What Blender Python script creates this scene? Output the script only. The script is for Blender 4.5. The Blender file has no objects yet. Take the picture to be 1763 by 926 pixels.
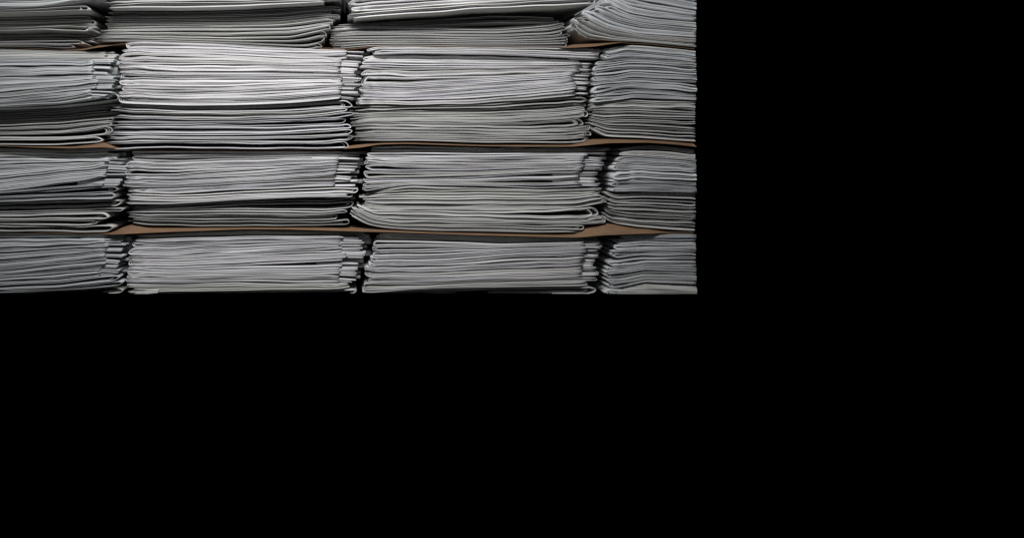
import bpy, math, random
import numpy as np

random.seed(11)
sc = bpy.context.scene
col = sc.collection
rad = math.radians

# ------------------------------------------------------------------ camera, world, light, exposure
D = 1.30                                   # metres from the lens to the front of the stacks
cam_d = bpy.data.cameras.new('camera')
cam = bpy.data.objects.new('camera', cam_d)
col.objects.link(cam)
cam.location = (0, -D, 0)
cam.rotation_euler = (math.pi / 2, 0, 0)
cam_d.sensor_width = 36
cam_d.sensor_fit = 'HORIZONTAL'
cam_d.lens = 36 * D / 1.763
cam_d.shift_x = (881.5 - 600) / 1763
cam_d.shift_y = -(463 - 253) / 1763
cam_d.clip_end = 50
sc.camera = cam

w = bpy.data.worlds.new('World')
sc.world = w
w.use_nodes = True
w.node_tree.nodes['Background'].inputs[0].default_value = (0, 0, 0, 1)
w.node_tree.nodes['Background'].inputs[1].default_value = 0.0


def area(name, loc, target, sx, sy, power, colr):
    l = bpy.data.lights.new(name, 'AREA')
    l.shape = 'RECTANGLE'
    l.size, l.size_y = sx, sy
    l.energy = power
    l.color = colr
    o = bpy.data.objects.new(name, l)
    col.objects.link(o)
    from mathutils import Vector
    o.location = loc
    o.rotation_euler = (Vector(target) - Vector(loc)).to_track_quat('-Z', 'Y').to_euler()
    return o


area('ceiling_lamp', (-0.08, -0.64, 0.72), (-0.12, 0, -0.02), 0.50, 0.12, 16.3, (1.0, 0.985, 0.985))
area('front_fill', (-0.1, -2.0, 0.5), (-0.1, 0, 0), 1.6, 0.9, 2.4, (0.93, 0.98, 1.0))  # added soft fill from the front, lifts the shadows

sc.view_settings.view_transform = 'Standard'
sc.view_settings.look = 'None'
sc.view_settings.exposure = 0.0
sc.view_settings.gamma = 1.0
sc.cycles.max_bounces = 6
sc.cycles.diffuse_bounces = 4


# ------------------------------------------------------------------ materials
def paper_material(name, base, warm, tint_amt=0.5):
    m = bpy.data.materials.new(name)
    m.use_nodes = True
    nt = m.node_tree
    N, L = nt.nodes, nt.links
    b = N['Principled BSDF']
    b.inputs['Roughness'].default_value = 0.62
    b.inputs['Specular IOR Level'].default_value = 0.25
    uv = N.new('ShaderNodeUVMap'); uv.uv_map = 'pages'
    info = N.new('ShaderNodeObjectInfo')

    def noise(sx, sy, detail, seedmul):
        mp = N.new('ShaderNodeMapping')
        mp.inputs['Scale'].default_value = (sx, sy, 1)
        L.new(uv.outputs[0], mp.inputs['Vector'])
        n = N.new('ShaderNodeTexNoise')
        n.noise_dimensions = '4D'
        n.inputs['Scale'].default_value = 1.0
        n.inputs['Detail'].default_value = detail
        mm = N.new('ShaderNodeMath'); mm.operation = 'MULTIPLY'
        mm.inputs[1].default_value = seedmul
        L.new(info.outputs['Random'], mm.inputs[0])
        L.new(mm.outputs[0], n.inputs['W'])
        L.new(mp.outputs[0], n.inputs['Vector'])
        return n

    def ramp(src, pos):
        r = N.new('ShaderNodeValToRGB')
        els = r.color_ramp.elements
        els[0].position, els[0].color = pos[0][0], pos[0][1]
        els[1].position, els[1].color = pos[-1][0], pos[-1][1]
        for p, c in pos[1:-1]:
            e = els.new(p); e.color = c
        L.new(src, r.inputs[0])
        return r

    def mix(kind, fac, a, bb):
        x = N.new('ShaderNodeMix'); x.data_type = 'RGBA'; x.blend_type = kind
        if isinstance(fac, float):
            x.inputs['Factor'].default_value = fac
        else:
            L.new(fac, x.inputs['Factor'])
        L.new(a, x.inputs['A']); L.new(bb, x.inputs['B'])
        return x.outputs['Result']

    tone = ramp(info.outputs['Random'], [(0.0, base), (0.55, tuple(c * 0.93 for c in base[:3]) + (1,)),
                                         (0.8, warm), (1.0, tuple(c * 1.05 for c in base[:3]) + (1,))])
    edges = noise(0.45, 1.15, 2, 37)          # page edges: fine lines that run along the paper
    lines = ramp(edges.outputs[0], [(0.33, (0.60, 0.60, 0.61, 1)), (0.5, (0.93, 0.93, 0.93, 1)), (0.66, (1, 1, 1, 1))])
    c = mix('MULTIPLY', 0.9, tone.outputs[0], lines.outputs[0])
    ink = noise(1.3, 0.40, 2, 91)          # print that bleeds to the page edge
    inkm = ramp(ink.outputs[0], [(0.60, (0, 0, 0, 1)), (0.74, (tint_amt, tint_amt, tint_amt, 1))])
    hue = noise(0.5, 0.2, 0, 53)
    inkc = ramp(hue.outputs[0], [(0.35, (0.42, 0.40, 0.56, 1)), (0.5, (0.62, 0.45, 0.50, 1)), (0.65, (0.50, 0.55, 0.50, 1))])
    c = mix('MIX', inkm.outputs[0], c, inkc.outputs[0])
    L.new(c, b.inputs['Base Color'])
    bump = N.new('ShaderNodeBump')
    bump.inputs['Strength'].default_value = 0.55
    bump.inputs['Distance'].default_value = 0.0007
    L.new(edges.outputs[0], bump.inputs['Height'])
    L.new(bump.outputs[0], b.inputs['Normal'])
    return m


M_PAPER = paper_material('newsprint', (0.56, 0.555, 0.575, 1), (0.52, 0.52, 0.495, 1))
M_LIT = paper_material('newsprint_lit', (0.62, 0.615, 0.625, 1), (0.58, 0.575, 0.56, 1))  # lighter copy: the strongest light on one stack is put into its colour
M_SHADED = paper_material('newsprint_shaded', (0.46, 0.46, 0.452, 1), (0.42, 0.425, 0.39, 1), 0.3)  # darker copy: shade on recessed and lower papers is painted into the colour
M_FALLOFF = paper_material('newsprint_falloff', (0.43, 0.45, 0.465, 1), (0.41, 0.425, 0.415, 1), 0.3)  # dim cool copy: light falloff towards the outer columns, put into the colour


def kraft_material():
    m = bpy.data.materials.new('kraft_paper')
    m.use_nodes = True
    nt = m.node_tree
    N, L = nt.nodes, nt.links
    b = N['Principled BSDF']
    b.inputs['Roughness'].default_value = 0.75
    tc = N.new('ShaderNodeTexCoord')
    mp = N.new('ShaderNodeMapping'); mp.inputs['Scale'].default_value = (30, 200, 200)
    n = N.new('ShaderNodeTexNoise'); n.inputs['Detail'].default_value = 4; n.inputs['Scale'].default_value = 1
    L.new(tc.outputs['Object'], mp.inputs[0]); L.new(mp.outputs[0], n.inputs['Vector'])
    r = N.new('ShaderNodeValToRGB')
    r.color_ramp.elements[0].position = 0.3; r.color_ramp.elements[0].color = (0.115, 0.065, 0.034, 1)
    r.color_ramp.elements[1].position = 0.75; r.color_ramp.elements[1].color = (0.165, 0.098, 0.053, 1)
    L.new(n.outputs[0], r.inputs[0]); L.new(r.outputs[0], b.inputs['Base Color'])
    return m


M_KRAFT = kraft_material()


# ------------------------------------------------------------------ geometry helpers (photo units: mm right / down of the top-left corner)
def X(px): return px * 0.001 - 0.600
def Z(py): return 0.253 - py * 0.001
ZMIN, XMAX = Z(506), X(1200)


def curve(pts):
    xs = [p[0] for p in pts]; ys = [p[1] for p in pts]
    # smooth the traced polyline a little
    gx = np.linspace(xs[0], xs[-1], 160)
    gy = np.interp(gx, xs, ys)
    k = 6
    pad = np.concatenate([gy[0] + (gy[0] - gy[1:k + 1])[::-1], gy, gy[-1] + (gy[-1] - gy[-k - 1:-1])[::-1]])
    ker = np.hanning(2 * k + 3)[1:-1]; ker /= ker.sum()
    gy = np.convolve(pad, ker, 'valid')
    return lambda x: np.interp(x, gx, gy)


def wob(rng, amp, lo, hi, n=3):
    ps = [(rng.uniform(0.5, 1) * amp / n ** 0.5, 2 * math.pi / rng.uniform(lo, hi), rng.uniform(0, 6.28)) for _ in range(n)]
    return lambda x: sum(a * np.sin(x * k + p) for a, k, p in ps)


def ribbon(name, parent, origin, px, pz, nx, nz, thick, nose, back, mat, roundness=1.0, close=True, tilt=0.0):
    """a folded section: follows the centre line px,pz (photo mm), rounded spine towards the viewer.
    nose = distance of the spine behind the front plane, back = how deep the section goes."""
    n = len(px)
    prof = [(1, -0.5), (0.045, -0.5), (0.30, -0.47), (0.08, -0.30), (0.0, 0.0), (0.08, 0.30), (0.30, 0.47), (0.045, 0.5), (1, 0.5)]
    # (kind) index 0/8 = back, 1/7 = a little behind the spine, 2..6 = spine rounding
    t = np.broadcast_to(thick, (n,)); ny = np.broadcast_to(nose, (n,))
    V = np.zeros((n, 9, 3))
    for j, (a, b) in enumerate(prof):
        if j in (0, 8): y = np.full(n, float(back))
        elif j in (1, 7): y = ny + 18 + 0 * t
        else: y = ny + (a * roundness + 0.12 * abs(tilt) - np.asarray(tilt) * b * nz) * t
        V[:, j, 0] = px + nx * b * t
        V[:, j, 2] = pz + nz * b * t
        V[:, j, 1] = y
    W = np.empty_like(V)
    W[..., 0] = np.minimum(V[..., 0] * 0.001 - 0.6, XMAX)
    W[..., 1] = V[..., 1] * 0.001
    W[..., 2] = np.maximum(0.253 - V[..., 2] * 0.001, ZMIN)
    verts = (W - np.array(origin)).reshape(-1, 3)
    i = np.arange(n - 1)[:, None]; j = np.arange(8)[None, :]
    a = i * 9 + j
    quads = np.stack([a, a + 9, a + 10, a + 1], -1).reshape(-1, 4)
    faces = quads.tolist()
    if close:
        faces.append(list(range(9)))
        faces.append([(n - 1) * 9 + k for k in range(8, -1, -1)])
    me = bpy.data.meshes.new(name)
    me.from_pydata(verts.tolist(), [], faces)
    s = np.concatenate([[0], np.cumsum(np.hypot(np.diff(px), np.diff(pz)))])
    u = np.repeat(s * 0.01, 9)
    v = np.tile(np.array([-6, -0.62, -0.5, -0.3, 0, 0.3, 0.5, 0.62, 6]), n) * np.repeat(t, 9)
    uvl = me.uv_layers.new(name='pages')
    idx = np.empty(len(me.loops), dtype=np.int32)
    me.loops.foreach_get('vertex_index', idx)
    uvl.data.foreach_set('uv', np.stack([u[idx], v[idx]], -1).astype(np.float32).ravel())
    sm = np.ones(len(me.polygons), dtype=bool)
    if close: sm[-2:] = False
    cut = (W[:, 0, 0] >= XMAX - 1e-6)                 # faces lying in the trimmed end
    cf = np.repeat(cut[:-1] & cut[1:], 8)
    sm[:len(cf)] &= ~cf
    me.polygons.foreach_set('use_smooth', sm)
    me.materials.append(mat)
    o = bpy.data.objects.new(name, me)
    col.objects.link(o)
    o.parent = parent
    return o


def fold_path(fzt, fzb, xo1, xo2, xf, t, side, step=9.0, skew=0.0, sharp=1.0):
    """centre line of a section folded at xf, open at xo1 (upper leg) / xo2 (lower leg)."""
    sgn = 1 if side == 'R' else -1
    xe = xf
    h = max((float(fzb(xe)) - float(fzt(xe))) / 2 - t / 2, 0.35)
    r = h * 1.25 * sharp
    xs = xf - sgn * (r + t / 2)           # where the legs start to turn

    def leg(xo):
        L = abs(xs - xo)
        n = max(int(L / step), 6)
        k = np.linspace(0, 1, n)
        return xo + (xs - xo) * k
    xu = leg(xo1); xl = leg(xo2)[::-1]
    zu = fzt(xu) + t / 2; zl = fzb(xl) - t / 2
    zc = (zu[-1] + zl[0]) / 2; hh = (zl[0] - zu[-1]) / 2
    ang = np.linspace(-math.pi / 2, math.pi / 2, 9)[1:-1]
    xa = xs + sgn * r * np.cos(ang); za = zc + hh * (np.sign(np.sin(ang)) * np.abs(np.sin(ang)) ** (1 + 0.35 * (sharp - 1)) + skew * np.cos(ang) ** 2)
    px = np.concatenate([xu, xa, xl]); pz = np.concatenate([zu, za, zl])
    tx = np.gradient(px); tz = np.gradient(pz); q = np.hypot(tx, tz) + 1e-9
    return px, pz, -tz / q, tx / q


ORD = ['topmost', 'second', 'third', 'fourth', 'fifth', 'sixth', 'seventh', 'eighth', 'ninth', 'tenth', 'eleventh',
       'twelfth', 'thirteenth', 'fourteenth', 'fifteenth', 'sixteenth', 'seventeenth', 'eighteenth', 'nineteenth', 'twentieth',
       'twenty-first', 'twenty-second']


def newspaper(rng, fzt, fzb, x0, x1, side, rec, mat, insert, root_name='folded_newspaper', loose=0.0, pinch=True):
    """one folded newspaper between the surfaces fzt (upper) and fzb (lower), from x0 to x1."""
    xm = (x0 + x1) / 2
    mid = float((fzt(xm) + fzb(xm)) / 2)
    pitch = float(fzb(xm) - fzt(xm))
    origin = (min(X(xm), XMAX), 0.11, max(Z(float(fzb(xm))), ZMIN))
    root = bpy.data.objects.new(root_name, None)
    root.empty_display_size = 0.02
    root.location = origin
    col.objects.link(root)
    xf, xo = (x1, x0) if side == 'R' else (x0, x1)
    sgn = 1 if side == 'R' else -1
    back = 200 + rng.uniform(0, 20)
    jy = wob(rng, 0.7, 120, 400, 2)
    if side == 'R' and pinch and not loose: loose = 0.04
    loose = max(loose, 0)
    base = rec + rng.uniform(0, 2.8)
    g = 0.035 + 0.10 * rng.random() + loose * 0.4
    gw = wob(rng, 0.06, 60, 300, 3)
    fu = lambda x: fzt(x) + pitch * np.clip(g + gw(x), 0.01, 0.5)
    fl = lambda x: fzb(x) - pitch * np.clip(g - gw(x), 0.01, 0.5)

    sharp = rng.uniform(0.9, 2.6)
    inner_rec = 0.25 if x1 >= 1199 else 1.0

    def nose_of(px, extra):
        d = np.abs(px - xf)
        corner = 5.0 * np.clip(1 - d / 16.0, 0, 1) ** 2      # spine rounds away towards the fold
        do = np.abs(px - xo)
        op = (7.0 * np.clip(1 - do / 42.0, 0, 1) ** 1.5) if (side == 'R' and pinch) else 0
        return np.maximum(base + extra + jy(px) + corner + op, -2.5)

    def section(name, a, b, xo1, xo2, xff, t, extra, rnd, skw):
        px, pz, nx, nz = fold_path(a, b, xo1, xo2, xff, t, side, skew=skw, sharp=sharp)
        tw = wob(rng, 0.10, 40, 180, 2)(px)
        do = np.abs(px - xo); df = np.abs(px - xff)
        tt = t * (1 + tw)
        if side == 'R' and pinch: tt = tt * (1 - 0.6 * np.clip(1 - do / 30.0, 0, 1))
        tt = tt * (1 + 0.10 * np.sin(px * 1.1 + rng.uniform(0, 6)) * np.clip(1 - df / 40, 0, 1))
        tl = rng.gauss(0.15, 0.55) + wob(rng, 0.6, 90, 420, 3)(px) + wob(rng, 1.3, 9, 34, 2)(px) * np.clip(1 - df / 55, 0, 1)
        ribbon(name, root, origin, px, pz, nx, nz, tt, nose_of(px, extra), back, mat, rnd, tilt=np.clip(tl, -1.6, 1.6))

    stp = rng.uniform(0, 4) if side == 'L' else rng.uniform(-9, 9)
    skew = rng.uniform(-0.7, 0.7)
    flat = rng.uniform(0.15, 0.5)
    if loose:                                  # thin legs standing clear of each other
        legs = [rng.uniform(0.12, 0.19), rng.uniform(0.08, 0.13)]
        if rng.random() < 0.8: legs.append(rng.uniform(0.07, 0.12))
    else:
        legs = rng.choice([[0.30, 0.15], [0.16, 0.15, 0.13], [0.22, 0.10, 0.12], [0.12, 0.20, 0.13], [0.13, 0.12, 0.10, 0.09], [0.36, 0.09]])[:]
        legs = [q * rng.uniform(0.85, 1.15) for q in legs]
        tot = sum(legs) / 0.455
        legs = [q / tot for q in legs]
    au, al, xi = fu, fl, xf
    names = ['outer_section', 'middle_section', 'inner_section', 'core_pages']
    extra = 0.0
    for q, f in enumerate(legs):
        t = pitch * f * (1 - 2 * g)
        e1 = xo + sgn * (rng.uniform(-2, 4) if side == 'L' else rng.uniform(-6, 9)); e2 = e1 + rng.uniform(-1.5, 1.5) if side == 'L' else xo + rng.uniform(-8, 8)
        section(names[q], au, al, e1, e2, xi, t, extra, flat, skew)
        au = (lambda a_, t_: (lambda x: a_(x) + t_))(au, t * 1.04)
        al = (lambda a_, t_: (lambda x: a_(x) - t_))(al, t * 1.04)
        xi = xi - sgn * (t + (rng.uniform(0.1, 3) if side == 'L' else rng.uniform(0.3, 12 if q == 0 else 4)))
        extra = rng.uniform(0.5, 7) * inner_rec + 1 if loose and q == 0 else extra + rng.uniform(-0.7, 1.3)
    if insert:                                 # pages set back behind the spine that reach further than it
        far = insert + rng.uniform(-4, 5)
        n = 3 if pitch > 7 else 2
        lo, hi = rng.uniform(0.0, 0.3), rng.uniform(0.8, 1.1)
        dy = rng.uniform(-1.0, 2.5)
        xs = np.linspace(x1 - 45, x1 + far, 7)
        for q in range(n):
            if n == 3 and rng.random() < 0.25: continue
            f0 = lo + (hi - lo) * q / n; f1 = lo + (hi - lo) * (q + 0.9) / n
            za, zb = fzt(x1), fzb(x1)
            zc = za + (zb - za) * (f0 + f1) / 2 + dy * (xs - x1) / far * (xs > x1)
            t = np.full(7, (zb - za) * (f1 - f0))
            xx = xs.copy(); xx[-1] -= rng.uniform(0, 3) + 2.5 * q
            ribbon('inserted_pages', root, origin, xx, zc + 0 * xs, np.zeros(7), np.ones(7), t,
                   base + rng.uniform(3, 6) + q * 0.4, back, mat, 0.35, tilt=rng.uniform(-0.2, 0.9))
        xs2 = np.linspace(x1 - 10, x1 + far + rng.uniform(3, 13), 6)      # the half turned to the back
        ribbon('back_pages', root, origin, xs2, fzt(x1) + 0 * xs2 + (fzb(x1) - fzt(x1)) * rng.uniform(0.3, 0.7), np.zeros(6), np.ones(6),
               pitch * rng.uniform(0.5, 0.9), base + rng.uniform(22, 40), back, mat, 0.6)
    return root


STACKS = {}


def seg(stack, top, bot, n, side, xl, xr, rec=0, mat=None, insert=0, loose=0.0, pinch=True, mids=()):
    """n newspapers between two seams traced from the photograph; xl / xr = (upper, ..., lower) ends"""
    rng = random.Random(hash((stack[0] * 7 + stack[1], n, int(top[0][1] * 3), int(bot[0][1] * 3))) & 0xffff)
    ft, fb = curve(top), curve(bot)
    ws = [rng.uniform(0.66, 1.4) for _ in range(n)]
    cum = np.concatenate([[0], np.cumsum(ws)]) / sum(ws)
    wv = [None] + [wob(rng, 0.05 / n, 150, 500, 2) for _ in range(n - 1)] + [None]
    pit = (bot[len(bot) // 2][1] - top[len(top) // 2][1]) / n
    XL0 = xl if not isinstance(xl, (list, tuple)) else xl[0]; XR0 = xr if not isinstance(xr, (list, tuple)) else xr[0]
    hv = [None] + [(lambda a, b, c: (lambda x: a(x) + b(x) + c(x) * np.clip(1 - np.minimum(abs(x - XL0), abs(x - XR0)) / 70, 0, 1)))(wob(rng, 0.13, 60, 240, 2), wob(rng, 0.27 * abs(pit), 700, 1500, 1), wob(rng, 0.16 * abs(pit), 45, 110, 2)) for _ in range(n - 1)] + [None]

    anchors = [(0.0, ft)] + [(fr_, curve(c_)) for fr_, c_ in mids] + [(1.0, fb)]

    def bound(k):
        def f(x):
            fr = cum[k] + (wv[k](x) if wv[k] else 0)
            q = max(i_ for i_ in range(len(anchors) - 1) if anchors[i_][0] <= cum[k])
            (f0, c0), (f1, c1) = anchors[q], anchors[q + 1]
            a, b = c0(x), c1(x)
            b = np.maximum(b, a + 1.0 * n * (f1 - f0))
            return a + (b - a) * (fr - f0) / (f1 - f0) + (hv[k](x) if hv[k] else 0)
        return f
    bs = [bound(k) for k in range(n + 1)]
    at = lambda v, k: (float(np.interp((k + 0.5) / n, np.linspace(0, 1, len(v)), v)) if isinstance(v, (list, tuple)) else v)
    for k in range(n):
        x0 = at(xl, k) + rng.uniform(-3.0, 3.0)
        x1 = at(xr, k) + rng.uniform(-3.0, 3.0)
        if at(xr, k) >= 1200: x1 = 1212 if side == 'L' else 1240
        if side == 'R' and n > 1 and at(xr, k) < 1200 and rng.random() < 0.3: x1 -= rng.uniform(5, 24)
        if at(xr, k) >= 1200 and side == 'L': x1 = 1212
        r = at(rec, k)
        ins = at(insert, k) if insert else 0
        o = newspaper(rng, bs[k], bs[k + 1], x0, x1, side, r, mat or M_PAPER, ins, loose=at(loose, k), pinch=pinch)
        STACKS.setdefault(stack, []).append((o, side, r, mat))


# ------------------------------------------------------------------ kraft sheets between the rows
def kraft(front, rear, label, setback=((0, 0), (1, 0))):
    fx = np.arange(-190, 1201, 6.0); fx[-1] = 1197.5
    zf = curve(front)(fx) if False else np.interp(fx, [p[0] for p in front], [p[1] for p in front])
    zr = np.interp(fx, [p[0] for p in rear], [p[1] for p in rear])
    k = np.hanning(5); k /= k.sum()
    sm = lambda a: np.convolve(np.pad(a, 2, 'edge'), k, 'valid')
    zf, zr = sm(zf), sm(zr)
    zr = np.minimum(zr, zf - 0.3)
    sb = sm(np.interp(fx, [p[0] for p in setback], [p[1] for p in setback]))
    prof = [(-3.5, 0.0, 0.0), (-3.9, 0.0, -0.5), (-3.0, 0.03, -0.9), (2, 0.35, -0.9), (9, 0.85, -0.9), (14, 1.0, -0.9), (200, 1.0, -0.9),
            (200, 1.0, 0.0), (14, 1.0, 0.0), (9, 0.85, 0.0), (2, 0.35, 0.0)]
    m = len(prof); n = len(fx)
    V = np.zeros((n, m, 3))
    for j, (y, f, dz) in enumerate(prof):
        V[:, j, 0] = fx * 0.001 - 0.6
        V[:, j, 1] = (y + (sb if y < 100 else 0)) * 0.001
        V[:, j, 2] = 0.253 - (zf + (zr - zf) * f + dz + 0.9 * f) * 0.001
    F = []
    for i in range(n - 1):
        for j in range(m):
            a = i * m + j; b = i * m + (j + 1) % m
            F.append((a, b, b + m, a + m))
    F.append(list(range(m))); F.append([(n - 1) * m + q for q in range(m - 1, -1, -1)])
    me = bpy.data.meshes.new('kraft_sheet')
    me.from_pydata(V.reshape(-1, 3).tolist(), [], F)
    me.polygons.foreach_set('use_smooth', [True] * (len(F) - 2) + [False] * 2)
    me.materials.append(M_KRAFT)
    o = bpy.data.objects.new('kraft_sheet', me)
    col.objects.link(o)
    o['label'] = label; o['category'] = 'kraft paper'; o['group'] = 'brown kraft sheets between the rows of newspapers'


kraft([(-200, 80), (0, 80.5), (100, 85), (140, 85.5), (180, 80), (215, 74.5), (300, 76), (530, 87), (560, 82), (600, 84.5), (640, 81), (700, 80), (860, 82), (985, 83.5), (1020, 81.5), (1065, 75), (1120, 76), (1200, 85)],
      [(-200, 79.5), (0, 80), (100, 84.5), (140, 80), (165, 75.5), (190, 75), (215, 73.8), (300, 75), (530, 86), (560, 80), (600, 83), (640, 79.5), (860, 81), (978, 80), (985, 75.5), (1020, 74), (1065, 71.5), (1120, 74), (1200, 82.5)],
      'thin brown kraft sheet sagging between the top row and the second row of newspapers',
      [(0, 16), (140, 16), (160, 9), (205, 9), (225, 16), (590, 16), (630, 8), (960, 8), (980, 0), (1070, 0), (1090, 9), (1200, 9)])
kraft([(-200, 252), (0, 252), (60, 254.5), (120, 256), (180, 254), (230, 259.5), (400, 259.5), (560, 259), (597, 256.5), (620, 254.5), (653, 249), (700, 248), (830, 252), (900, 253), (985, 253), (1046, 247), (1113, 246), (1160, 249), (1200, 253.5)],
      [(-200, 251.5), (0, 251.5), (120, 252.5), (160, 248), (176, 245), (190, 250), (230, 258), (560, 258.5), (590, 253), (600, 251), (640, 247), (660, 245.5), (700, 245), (830, 249), (985, 248.5), (1009, 240), (1060, 239), (1113, 240.5), (1160, 243), (1200, 247)],
      'brown kraft sheet under the second row, wavy and widest near the right column',
      [(0, 8), (60, 4), (90, 0), (185, 0), (200, 16), (585, 16), (600, 0), (1200, 0)])
kraft([(-200, 400), (0, 400.5), (130, 403), (195, 404), (230, 402), (300, 399), (420, 394.5), (500, 395), (600, 398), (680, 400), (740, 402), (860, 406), (992, 409), (1040, 405), (1100, 402.5), (1200, 401.5)],
      [(-200, 399.5), (0, 400), (130, 402), (190, 402), (205, 393), (225, 388), (250, 390.5), (300, 391.5), (420, 391.5), (550, 391.5), (650, 395), (740, 399), (860, 402), (960, 404), (992, 402), (1005, 395), (1045, 386), (1065, 388), (1100, 393.5), (1150, 397), (1200, 400.5)],
      'brown kraft sheet under the third row showing two wedges in the gaps between stacks',
      [(0, 12), (170, 12), (195, 0), (1120, 0), (1160, 12), (1200, 12)])

# ------------------------------------------------------------------ the stacks, row by row (coordinates in mm from the top-left corner)
G, C = M_SHADED, M_FALLOFF
L0 = -180
# top row, first stack
s = (1, 1)
seg(s, [(-200, -14), (200, -16)], [(-200, 22), (0, 16), (60, 14), (170, 0)], 3, 'L', L0, 176, 0, C, 0)
seg(s, [(-200, 22), (0, 16.5), (60, 14.5), (144, 9)], [(-200, 26), (0, 23), (100, 20), (144, 18)], 1, 'R', L0, 148, 0, G)
seg(s, [(-200, 26), (0, 23), (144, 19)], [(-200, 48), (0, 47), (60, 45), (144, 42)], 3, 'R', L0, 148, 42, G, loose=0.12)
seg(s, [(-200, 48), (0, 47), (60, 45.5), (110, 43), (144, 45)], [(-200, 54), (0, 53), (75, 51), (144, 54)], 1, 'R', L0, 149, 3, G)
seg(s, [(-200, 54), (0, 53.5), (75, 51.5), (144, 54.5)], [(-200, 70), (0, 70), (144, 67)], 2, 'R', L0, 142, 46, G, loose=0.15)
seg(s, [(-200, 70), (0, 70), (144, 67)], [(-200, 79), (0, 79.5), (60, 80), (100, 83), (140, 81)], 2, 'R', L0, (140, 128), 9, G)
# top row, second stack
s = (1, 2)
seg(s, [(180, -14), (590, -18)], [(187, 14), (300, 15), (420, 12), (560, 4), (590, 0)], 3, 'R', (180, 187), (600, 572), 1, G)
seg(s, [(187, 14.5), (300, 15.5), (420, 12.5), (560, 4.5)], [(165, 36), (300, 36), (480, 34), (560, 25)], 3, 'R', (175, 168), 588, 34, G, loose=0.1)
seg(s, [(165, 36), (300, 36), (480, 34), (560, 25)], [(165, 60), (300, 62), (400, 64), (500, 62), (570, 47)], 4, 'R', (166, 162), (574, 566), (38, 30, 22, 12), G, loose=0.05)
seg(s, [(165, 60), (300, 62), (400, 64), (500, 62), (570, 47)], [(175, 71), (216, 71), (300, 73), (400, 77), (480, 82), (530, 85), (552, 79)], 3, 'R', (160, 172), (568, 548), (9, 5), G)
# top row, third stack
s = (1, 3)
seg(s, [(590, -12), (1030, -22)], [(604, 22), (640, 20), (740, 12), (860, 5), (1010, -3)], 3, 'L', (592, 606), 1010, 0)
seg(s, [(604, 22), (640, 20), (740, 12), (860, 5), (1010, -3)], [(606, 32), (640, 30), (740, 23), (860, 14), (960, 11), (1020, 7)], 1, 'R', 604, 1024, 0)
seg(s, [(608, 33), (640, 31), (740, 26), (860, 18), (960, 21)], [(575, 46), (620, 42), (760, 44), (860, 46), (960, 38), (985, 32)], 2, 'R', (575, 568), (962, 982), (50, 40), G, loose=0.12)
seg(s, [(575, 46), (620, 42), (760, 44), (860, 46), (960, 38), (985, 32)], [(575, 62), (700, 61), (860, 64), (960, 60), (988, 52)], 3, 'R', (570, 578), (982, 988), (34, 18), G, loose=0.1)
seg(s, [(575, 62), (700, 61), (860, 64), (960, 60), (988, 54)], [(585, 82), (640, 79), (700, 78), (860, 80), (982, 80)], 4, 'R', (568, 580), (989, 980), (22, 14, 8, 6), G)
# top row, fourth stack: fanned and drooping to the right
s = (1, 4)
fan = [[(1056, -44), (1080, -36), (1120, -22), (1200, -4)],
       [(1050, -20), (1080, -4), (1120, 6), (1200, 18)],
       [(1044, 1), (1060, 13), (1085, 24), (1130, 32), (1200, 38)],
       [(1022, 10), (1040, 21), (1070, 34), (1110, 43), (1200, 52)],
       [(1001, 16), (1016, 31), (1050, 47), (1100, 58), (1200, 66)],
       [(987, 27), (1000, 40), (1020, 52), (1060, 63), (1110, 67.5), (1200, 74)],
       [(985, 38), (993, 53), (1010, 66), (1060, 70.5), (1110, 72.5), (1200, 81)]]
for q in range(6):
    a, b = fan[q], fan[q + 1]
    seg(s, a, b, 2, 'L', (a[0][0] + 2, b[0][0] + 2), 1200, 1.5 + 0.3 * q, C if q < 4 else G, pinch=False)

# second row, first stack
s = (2, 1)
seg(s, [(-200, 80), (0, 82), (100, 86), (180, 86.5)], [(-200, 100), (0, 99), (100, 100), (166, 101)], 2, 'L', L0, (181, 176), (14, 6), G, (14, 22))
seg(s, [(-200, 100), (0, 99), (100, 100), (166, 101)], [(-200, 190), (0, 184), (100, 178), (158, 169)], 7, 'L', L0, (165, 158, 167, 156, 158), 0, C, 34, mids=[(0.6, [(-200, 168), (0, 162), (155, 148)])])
seg(s, [(-200, 191), (0, 184.5), (100, 178.5), (160, 170), (196, 160)], [(-200, 194), (0, 188), (100, 184), (160, 177), (199, 172)], 1, 'R', L0, 201, 1, C)
seg(s, [(-200, 194), (0, 188), (100, 184), (160, 178), (199, 173)], [(-200, 214), (0, 213), (100, 209), (196, 200)], 3, 'R', L0, 196, 44, G, loose=0.12)
seg(s, [(-200, 214), (0, 213), (100, 209), (196, 200)], [(-200, 250), (0, 250), (100, 251), (165, 246), (190, 240)], 4, 'R', L0, (194, 186, 190, 166), (22, 12, 8, 6), G, loose=(0.05, 0.0))
# second row, second stack (the tall bright one)
s = (2, 2)
seg(s, [(216, 74), (240, 72), (330, 74), (400, 78), (500, 84), (600, 85)], [(200, 178), (310, 182), (400, 182.5), (500, 178), (588, 170)], 12, 'L',
    (217, 206, 203, 205, 206, 204, 207, 203, 200), (600, 592, 585, 584, 587, 590, 583, 586), 0, M_LIT, (30, 34, 32, 32, 28), mids=[(0.5, [(203, 127), (310, 131), (400, 130), (590, 131)]), (0.8, [(202, 160), (310, 165), (400, 163), (585, 152)])])
seg(s, [(200, 179), (310, 182.5), (400, 183), (500, 179), (560, 175), (608, 169)], [(196, 258), (246, 255), (400, 256.5), (530, 257), (598, 255)], 8, 'R',
    (197, 194, 193, 184, 190), (609, 609, 608, 607, 598), (7, 3, 2, 1), M_PAPER, loose=(0.08, 0.05, 0.0))
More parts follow.
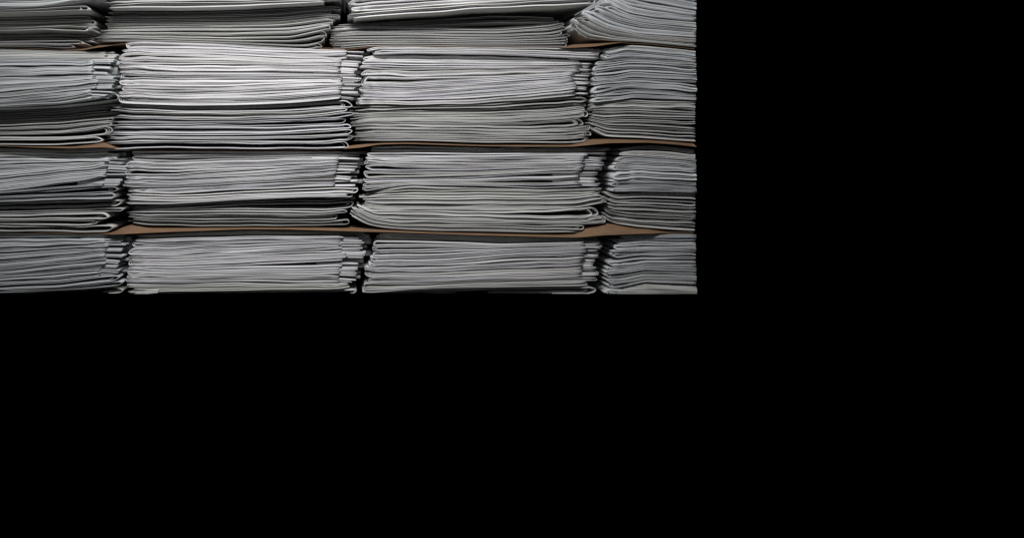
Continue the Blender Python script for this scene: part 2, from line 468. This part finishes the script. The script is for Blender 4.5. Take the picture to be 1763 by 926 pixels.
# second row, third stack
s = (2, 3)
seg(s, [(630, 84), (650, 80.5), (850, 82), (1018, 83)], [(625, 94), (700, 92), (850, 93.5), (1000, 100), (1038, 102)], 2, 'L', (630, 645), (1018, 1036), 1, M_PAPER, (20, 0.5))
seg(s, [(625, 95), (700, 93), (850, 95), (1000, 102)], [(621, 104), (700, 105), (850, 107), (1000, 108)], 1, 'L', 624, 1001, 12, G, 24)
seg(s, [(621, 104), (700, 105), (850, 107), (1000, 108)], [(612, 180), (700, 181), (800, 180), (900, 174), (991, 165)], 9, 'L', (623, 619, 620, 618, 613), (1000, 996, 985, 990, 991), 0, M_PAPER, (24, 28, 26), mids=[(0.3, [(618, 122), (700, 127), (850, 126), (990, 121)]), (0.6, [(614, 155), (700, 158), (850, 146), (983, 135)])])
seg(s, [(612, 181), (700, 182), (850, 178), (960, 168), (1018, 165)], [(612, 198), (700, 195), (850, 196), (960, 190), (1010, 184)], 2, 'R', (609, 611), (1019, 1012), (1, 12), G, loose=0.05)
seg(s, [(612, 198), (700, 195), (850, 196), (960, 190), (1010, 184)], [(620, 243), (700, 243), (850, 246.5), (985, 247), (1011, 245)], 6, 'R', (609, 608, 608, 613), (1010, 1013, 1018, 1022, 1011), (3, 1), G, loose=(0.05, -1))
# second row, fourth stack
s = (2, 4)
seg(s, [(1044, 82), (1080, 77), (1120, 79), (1200, 87)], [(1022, 178), (1090, 170), (1200, 174)], 10, 'L', (1045, 1040, 1028, 1024, 1022, 1021, 1022, 1025, 1022), 1200, (3, 0, 0, 1), C)
seg(s, [(1018, 178), (1040, 176), (1090, 171), (1200, 174)], [(1018, 222), (1046, 236), (1100, 238.5), (1200, 245)], 7, 'R', (1022, 1016, 1019), 1210, (3, 5, 5), G, loose=0.06)

# third row, first stack
s = (3, 1)
seg(s, [(-200, 255), (0, 255), (100, 257), (182, 256)], [(-200, 272), (0, 271), (100, 273), (182, 273)], 2, 'L', L0, 182, (16, 12), G, 24)
seg(s, [(-200, 272), (0, 271), (100, 273), (182, 273)], [(-200, 340), (0, 334), (60, 330), (178, 321)], 6, 'L', L0, (185, 179, 184, 174, 178), 0, C, (30, 36, 32), mids=[(0.4, [(-200, 308), (0, 302), (179, 286)]), (0.75, [(-200, 333), (0, 327), (175, 308)])])
seg(s, [(-200, 340), (0, 334), (60, 330), (178, 322), (200, 321)], [(-200, 352), (0, 350), (100, 345), (205, 343)], 2, 'R', L0, (200, 206), 1, C)
seg(s, [(-200, 352), (0, 350), (100, 345), (205, 343)], [(-200, 372), (0, 371), (100, 368), (208, 366)], 2, 'R', L0, (200, 210), (24, 12), G, loose=0.1)
seg(s, [(-200, 372), (0, 371), (100, 368), (208, 366)], [(-200, 399), (0, 399), (80, 399), (130, 401.5), (195, 400)], 3, 'R', L0, (186, 184, 194), 4, G)
# third row, second stack
s = (3, 2)
seg(s, [(225, 259), (300, 260), (420, 260), (585, 260)], [(219, 277), (300, 280), (420, 275), (585, 271)], 2, 'L', (226, 219), 586, (14, 9), G, (34, 30))
seg(s, [(219, 277), (300, 280), (420, 275), (585, 271)], [(213, 332), (297, 335), (350, 333), (420, 328), (500, 325), (580, 322)], 6, 'L', (217, 214, 212, 213, 218), (583, 581, 578, 580), 0, M_PAPER, (34, 34, 36), mids=[(0.42, [(212, 306), (300, 307), (420, 300), (583, 289)]), (0.7, [(213, 321), (300, 322), (420, 314), (583, 303)])])
seg(s, [(222, 333), (297, 336), (350, 334), (420, 329), (500, 326), (580, 323), (618, 324)], [(220, 353), (290, 353), (420, 345), (527, 341), (618, 340)], 2, 'R', 222, 616, 0, M_PAPER, pinch=False)
seg(s, [(220, 353), (290, 353), (420, 345), (527, 341), (618, 340)], [(222, 365), (420, 363), (560, 365), (612, 359)], 2, 'R', (222, 228), (612, 609), (15, 9), G, loose=0.1)
seg(s, [(222, 365), (420, 363), (560, 365), (612, 359)], [(220, 386), (250, 390), (350, 391.5), (420, 391), (500, 391.5), (604, 389)], 3, 'R', 219, (613, 600, 605), 2, G)
# third row, third stack
s = (3, 3)
seg(s, [(642, 252), (700, 250), (830, 254), (1015, 254)], [(636, 263), (700, 262), (830, 264), (1015, 263)], 1, 'L', 640, 1017, 13, G, 32)
seg(s, [(636, 263), (700, 262), (830, 264), (1015, 263)], [(627, 330), (660, 325), (705, 319), (830, 321), (930, 325), (1003, 322)], 8, 'L', (635, 631, 628, 627, 628, 627), (1013, 1009, 1004, 1000, 1003), 0, M_PAPER, (30, 34, 30), mids=[(0.35, [(629, 282), (700, 285), (830, 286), (1004, 281)]), (0.72, [(627, 313), (705, 311), (830, 307), (1000, 298)])])
seg(s, [(627, 330), (660, 325), (705, 320), (830, 322), (930, 326), (1035, 324)], [(630, 342), (660, 340), (700, 339), (760, 341), (830, 340), (930, 341), (1000, 338), (1035, 334)], 2, 'R', (632, 628), 1037, (3, 1), G, loose=-1)
seg(s, [(630, 342), (660, 340), (700, 339), (760, 341), (830, 340), (930, 341), (1000, 338), (1045, 331)], [(634, 360), (690, 362), (760, 362), (850, 363), (930, 362), (1000, 358), (1050, 348)], 2, 'R', (626, 618), (1040, 1051), 2, G, loose=-1)
seg(s, [(614, 352), (634, 360), (690, 362), (760, 362), (850, 363), (930, 362), (1000, 358), (1045, 352)], [(612, 362), (640, 379), (680, 385), (760, 386), (850, 385), (930, 388), (1000, 389), (1046, 385)], 2, 'R', (626, 613), (1035, 1047), 2, G, pinch=False)
seg(s, [(606, 356), (612, 364), (640, 380), (680, 386), (760, 387), (850, 386), (930, 389), (1012, 388)], [(604, 372), (630, 387), (662, 393), (700, 396), (760, 399), (850, 399.5), (930, 401), (1000, 401)], 2, 'R', (607, 606), (1012, 997), 1, G, pinch=False)
# third row, fourth stack
s = (3, 4)
seg(s, [(1068, 256), (1100, 251), (1130, 250), (1200, 257)], [(1066, 270), (1100, 268), (1200, 275)], 2, 'L', (1072, 1068), 1200, (9, 6), G)
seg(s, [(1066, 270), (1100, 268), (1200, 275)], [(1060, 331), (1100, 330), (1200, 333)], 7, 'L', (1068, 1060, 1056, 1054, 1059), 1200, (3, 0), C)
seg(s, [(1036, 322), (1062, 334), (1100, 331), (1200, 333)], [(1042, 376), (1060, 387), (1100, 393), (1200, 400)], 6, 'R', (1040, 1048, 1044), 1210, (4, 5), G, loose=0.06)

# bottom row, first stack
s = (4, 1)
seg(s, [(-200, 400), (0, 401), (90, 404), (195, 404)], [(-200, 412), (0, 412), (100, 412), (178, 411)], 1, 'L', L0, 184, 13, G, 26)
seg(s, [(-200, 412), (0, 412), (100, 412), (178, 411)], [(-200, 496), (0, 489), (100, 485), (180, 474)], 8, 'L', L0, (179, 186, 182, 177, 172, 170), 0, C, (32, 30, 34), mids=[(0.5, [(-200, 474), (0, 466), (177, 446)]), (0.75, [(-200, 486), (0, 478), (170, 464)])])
seg(s, [(-200, 496), (0, 489), (100, 485), (180, 475), (210, 472)], [(-200, 508), (0, 505), (100, 501), (209, 493)], 2, 'R', L0, (198, 211), 1, C)
seg(s, [(-200, 508), (0, 505), (100, 501), (209, 493)], [(-200, 518), (0, 516), (205, 508)], 1, 'R', L0, 208, 6, G)
# bottom row, second stack
s = (4, 2)
seg(s, [(230, 405), (300, 402), (420, 397.5), (600, 400)], [(228, 412), (300, 410), (420, 406), (594, 406)], 1, 'L', 232, 596, 12, G, 34)
seg(s, [(228, 412), (300, 410), (420, 406), (594, 406)], [(217, 487), (300, 488), (400, 485), (500, 487), (583, 487)], 9, 'L', (230, 224, 217, 218, 220, 216, 217), (592, 587, 583, 596, 583, 585, 583), 0, M_PAPER, (38, 38, 30, 28), mids=[(0.3, [(220, 436), (300, 436), (420, 431), (590, 425)]), (0.62, [(217, 462), (300, 463), (420, 459), (583, 451)])])
seg(s, [(222, 489), (300, 489), (400, 486), (500, 488), (600, 487)], [(219, 506), (240, 504), (300, 503), (400, 501), (560, 499), (600, 497)], 2, 'R', (226, 221), (600, 599), 0, G, pinch=False)
seg(s, [(219, 506), (300, 503), (400, 501), (560, 499), (610, 497)], [(219, 518), (600, 511), (620, 511)], 1, 'R', 222, 616, 4, G)
# bottom row, third stack
s = (4, 3)
seg(s, [(642, 403), (760, 405), (850, 408.5), (992, 410), (1012, 409)], [(645, 414), (760, 416), (860, 420), (1012, 417)], 1, 'L', 648, 1012, (11), G, 26)
seg(s, [(645, 414), (760, 416), (860, 420), (1012, 417)], [(628, 487), (760, 486), (860, 481), (1004, 477)], 8, 'L', (644, 640, 642, 638, 629, 628, 635), (1012, 1006, 1012, 1000, 1000, 1004), 0, M_PAPER, (26, 26, 34), mids=[(0.4, [(639, 445), (721, 443), (830, 436), (900, 430), (1010, 427)]), (0.7, [(628, 464), (760, 463), (860, 457), (1000, 451)])])
seg(s, [(628, 488), (760, 487), (860, 482), (1004, 478), (1029, 479)], [(625, 503), (640, 504), (700, 499), (830, 495), (1000, 492), (1029, 491)], 2, 'R', (632, 626), (1029, 1028), 0, G, pinch=False)
seg(s, [(625, 504), (700, 499.5), (830, 495.5), (1029, 492)], [(640, 514), (1029, 510)], 1, 'R', 640, 1028, 2, G)
# bottom row, fourth stack
s = (4, 4)
seg(s, [(1080, 404), (1110, 404), (1200, 404)], [(1046, 500), (1080, 494), (1111, 487), (1200, 491)], 11, 'L', (1080, 1064, 1058, 1055, 1050, 1046, 1048, 1045, 1047), 1200, (3, 0), C)
seg(s, [(1042, 502), (1080, 495), (1111, 488), (1200, 492)], [(1042, 508), (1200, 512)], 1, 'L', 1044, 1200, 1, C)

def folded_corner(root, rows, mat):
    """a dog-eared page: rows of (x, y, depth) points, a thin curved sheet"""
    m = len(rows[0]); n = len(rows)
    P = np.array(rows, float)
    A = np.stack([np.minimum(P[..., 0] * 0.001 - 0.6, XMAX), P[..., 2] * 0.001, np.maximum(0.253 - P[..., 1] * 0.001, ZMIN)], -1)
    B = A + np.array([0, 0.0006, 0.0])
    V = np.concatenate([A.reshape(-1, 3), B.reshape(-1, 3)]) - np.array(root.location)
    F = []
    for i in range(n - 1):
        for j in range(m - 1):
            a = i * m + j
            F.append((a, a + m, a + m + 1, a + 1))
            F.append((a + n * m, a + 1 + n * m, a + m + 1 + n * m, a + m + n * m))
    rim = [i * m for i in range(n)] + [(n - 1) * m + j for j in range(1, m)] + [i * m + m - 1 for i in range(n - 2, -1, -1)] + list(range(m - 2, 0, -1))
    for q in range(len(rim)):
        a, b = rim[q], rim[(q + 1) % len(rim)]
        F.append((a, b, b + n * m, a + n * m))
    me = bpy.data.meshes.new('folded_corner')
    me.from_pydata(V.tolist(), [], F)
    uvl = me.uv_layers.new(name='pages')
    for lp in me.loops:
        v = me.vertices[lp.vertex_index].co
        uvl.data[lp.index].uv = (v.x * 10, v.z * 300)
    me.materials.append(mat)
    o = bpy.data.objects.new('folded_corner', me)
    col.objects.link(o); o.parent = root
    return o


def paper_at(stack, py):
    return min((it[0] for it in STACKS[stack]), key=lambda o: abs(o.location.z - Z(py)))


folded_corner(paper_at((4, 4), 505), [[(1076, 497, 1), (1111, 489, 0.6), (1150, 491, 0.6), (1200, 496, 0.6)], [(1066, 501, 0.6), (1112, 496, -0.6), (1150, 497, -1.2), (1200, 501, -0.4)], [(1060, 507, 1), (1112, 507, -0.2), (1150, 507, 1.6), (1200, 507, 0.6)]], M_SHADED)
folded_corner(paper_at((4, 2), 500), [[(230, 506, 2), (248, 500, 0.6), (274, 498, 1)], [(232, 507, 1.6), (250, 504, 0), (272, 501, 0.6)], [(236, 508, 1.5), (252, 508, 0), (272, 504, 0.4)]], M_SHADED)

# ------------------------------------------------------------------ labels
ROWN = {1: 'top', 2: 'second', 3: 'third', 4: 'bottom'}
COLN = {1: 'first', 2: 'second', 3: 'third', 4: 'fourth'}
for (r, c), items in STACKS.items():
    n = len(items)
    for k, (o, side, rec, mat) in enumerate(items):
        if k == 0: pos = 'topmost'
        elif k == n - 1: pos = 'lowest'
        elif k < n / 2: pos = ORD[k] + ' from top'
        else: pos = ORD[n - 1 - k] + ' from bottom'
        look = 'shadowed' if rec > 8 else ('pale' if mat in (None, M_PAPER, M_LIT) else 'dim')
        how = 'folded at its right end' if side == 'R' else 'folded at its left end'
        if c == 1 and side == 'L': how = 'with cut right end'
        if c == 4 and side == 'R': how = 'open at left'
        o['label'] = f"{look} newspaper {how}, {pos} in {ROWN[r]} row's {COLN[c]} stack"
        o['category'] = 'newspaper'
        o['group'] = f"newspapers in the {COLN[c]} stack of the {ROWN[r]} row"
print('newspapers', sum(len(v) for v in STACKS.values()))
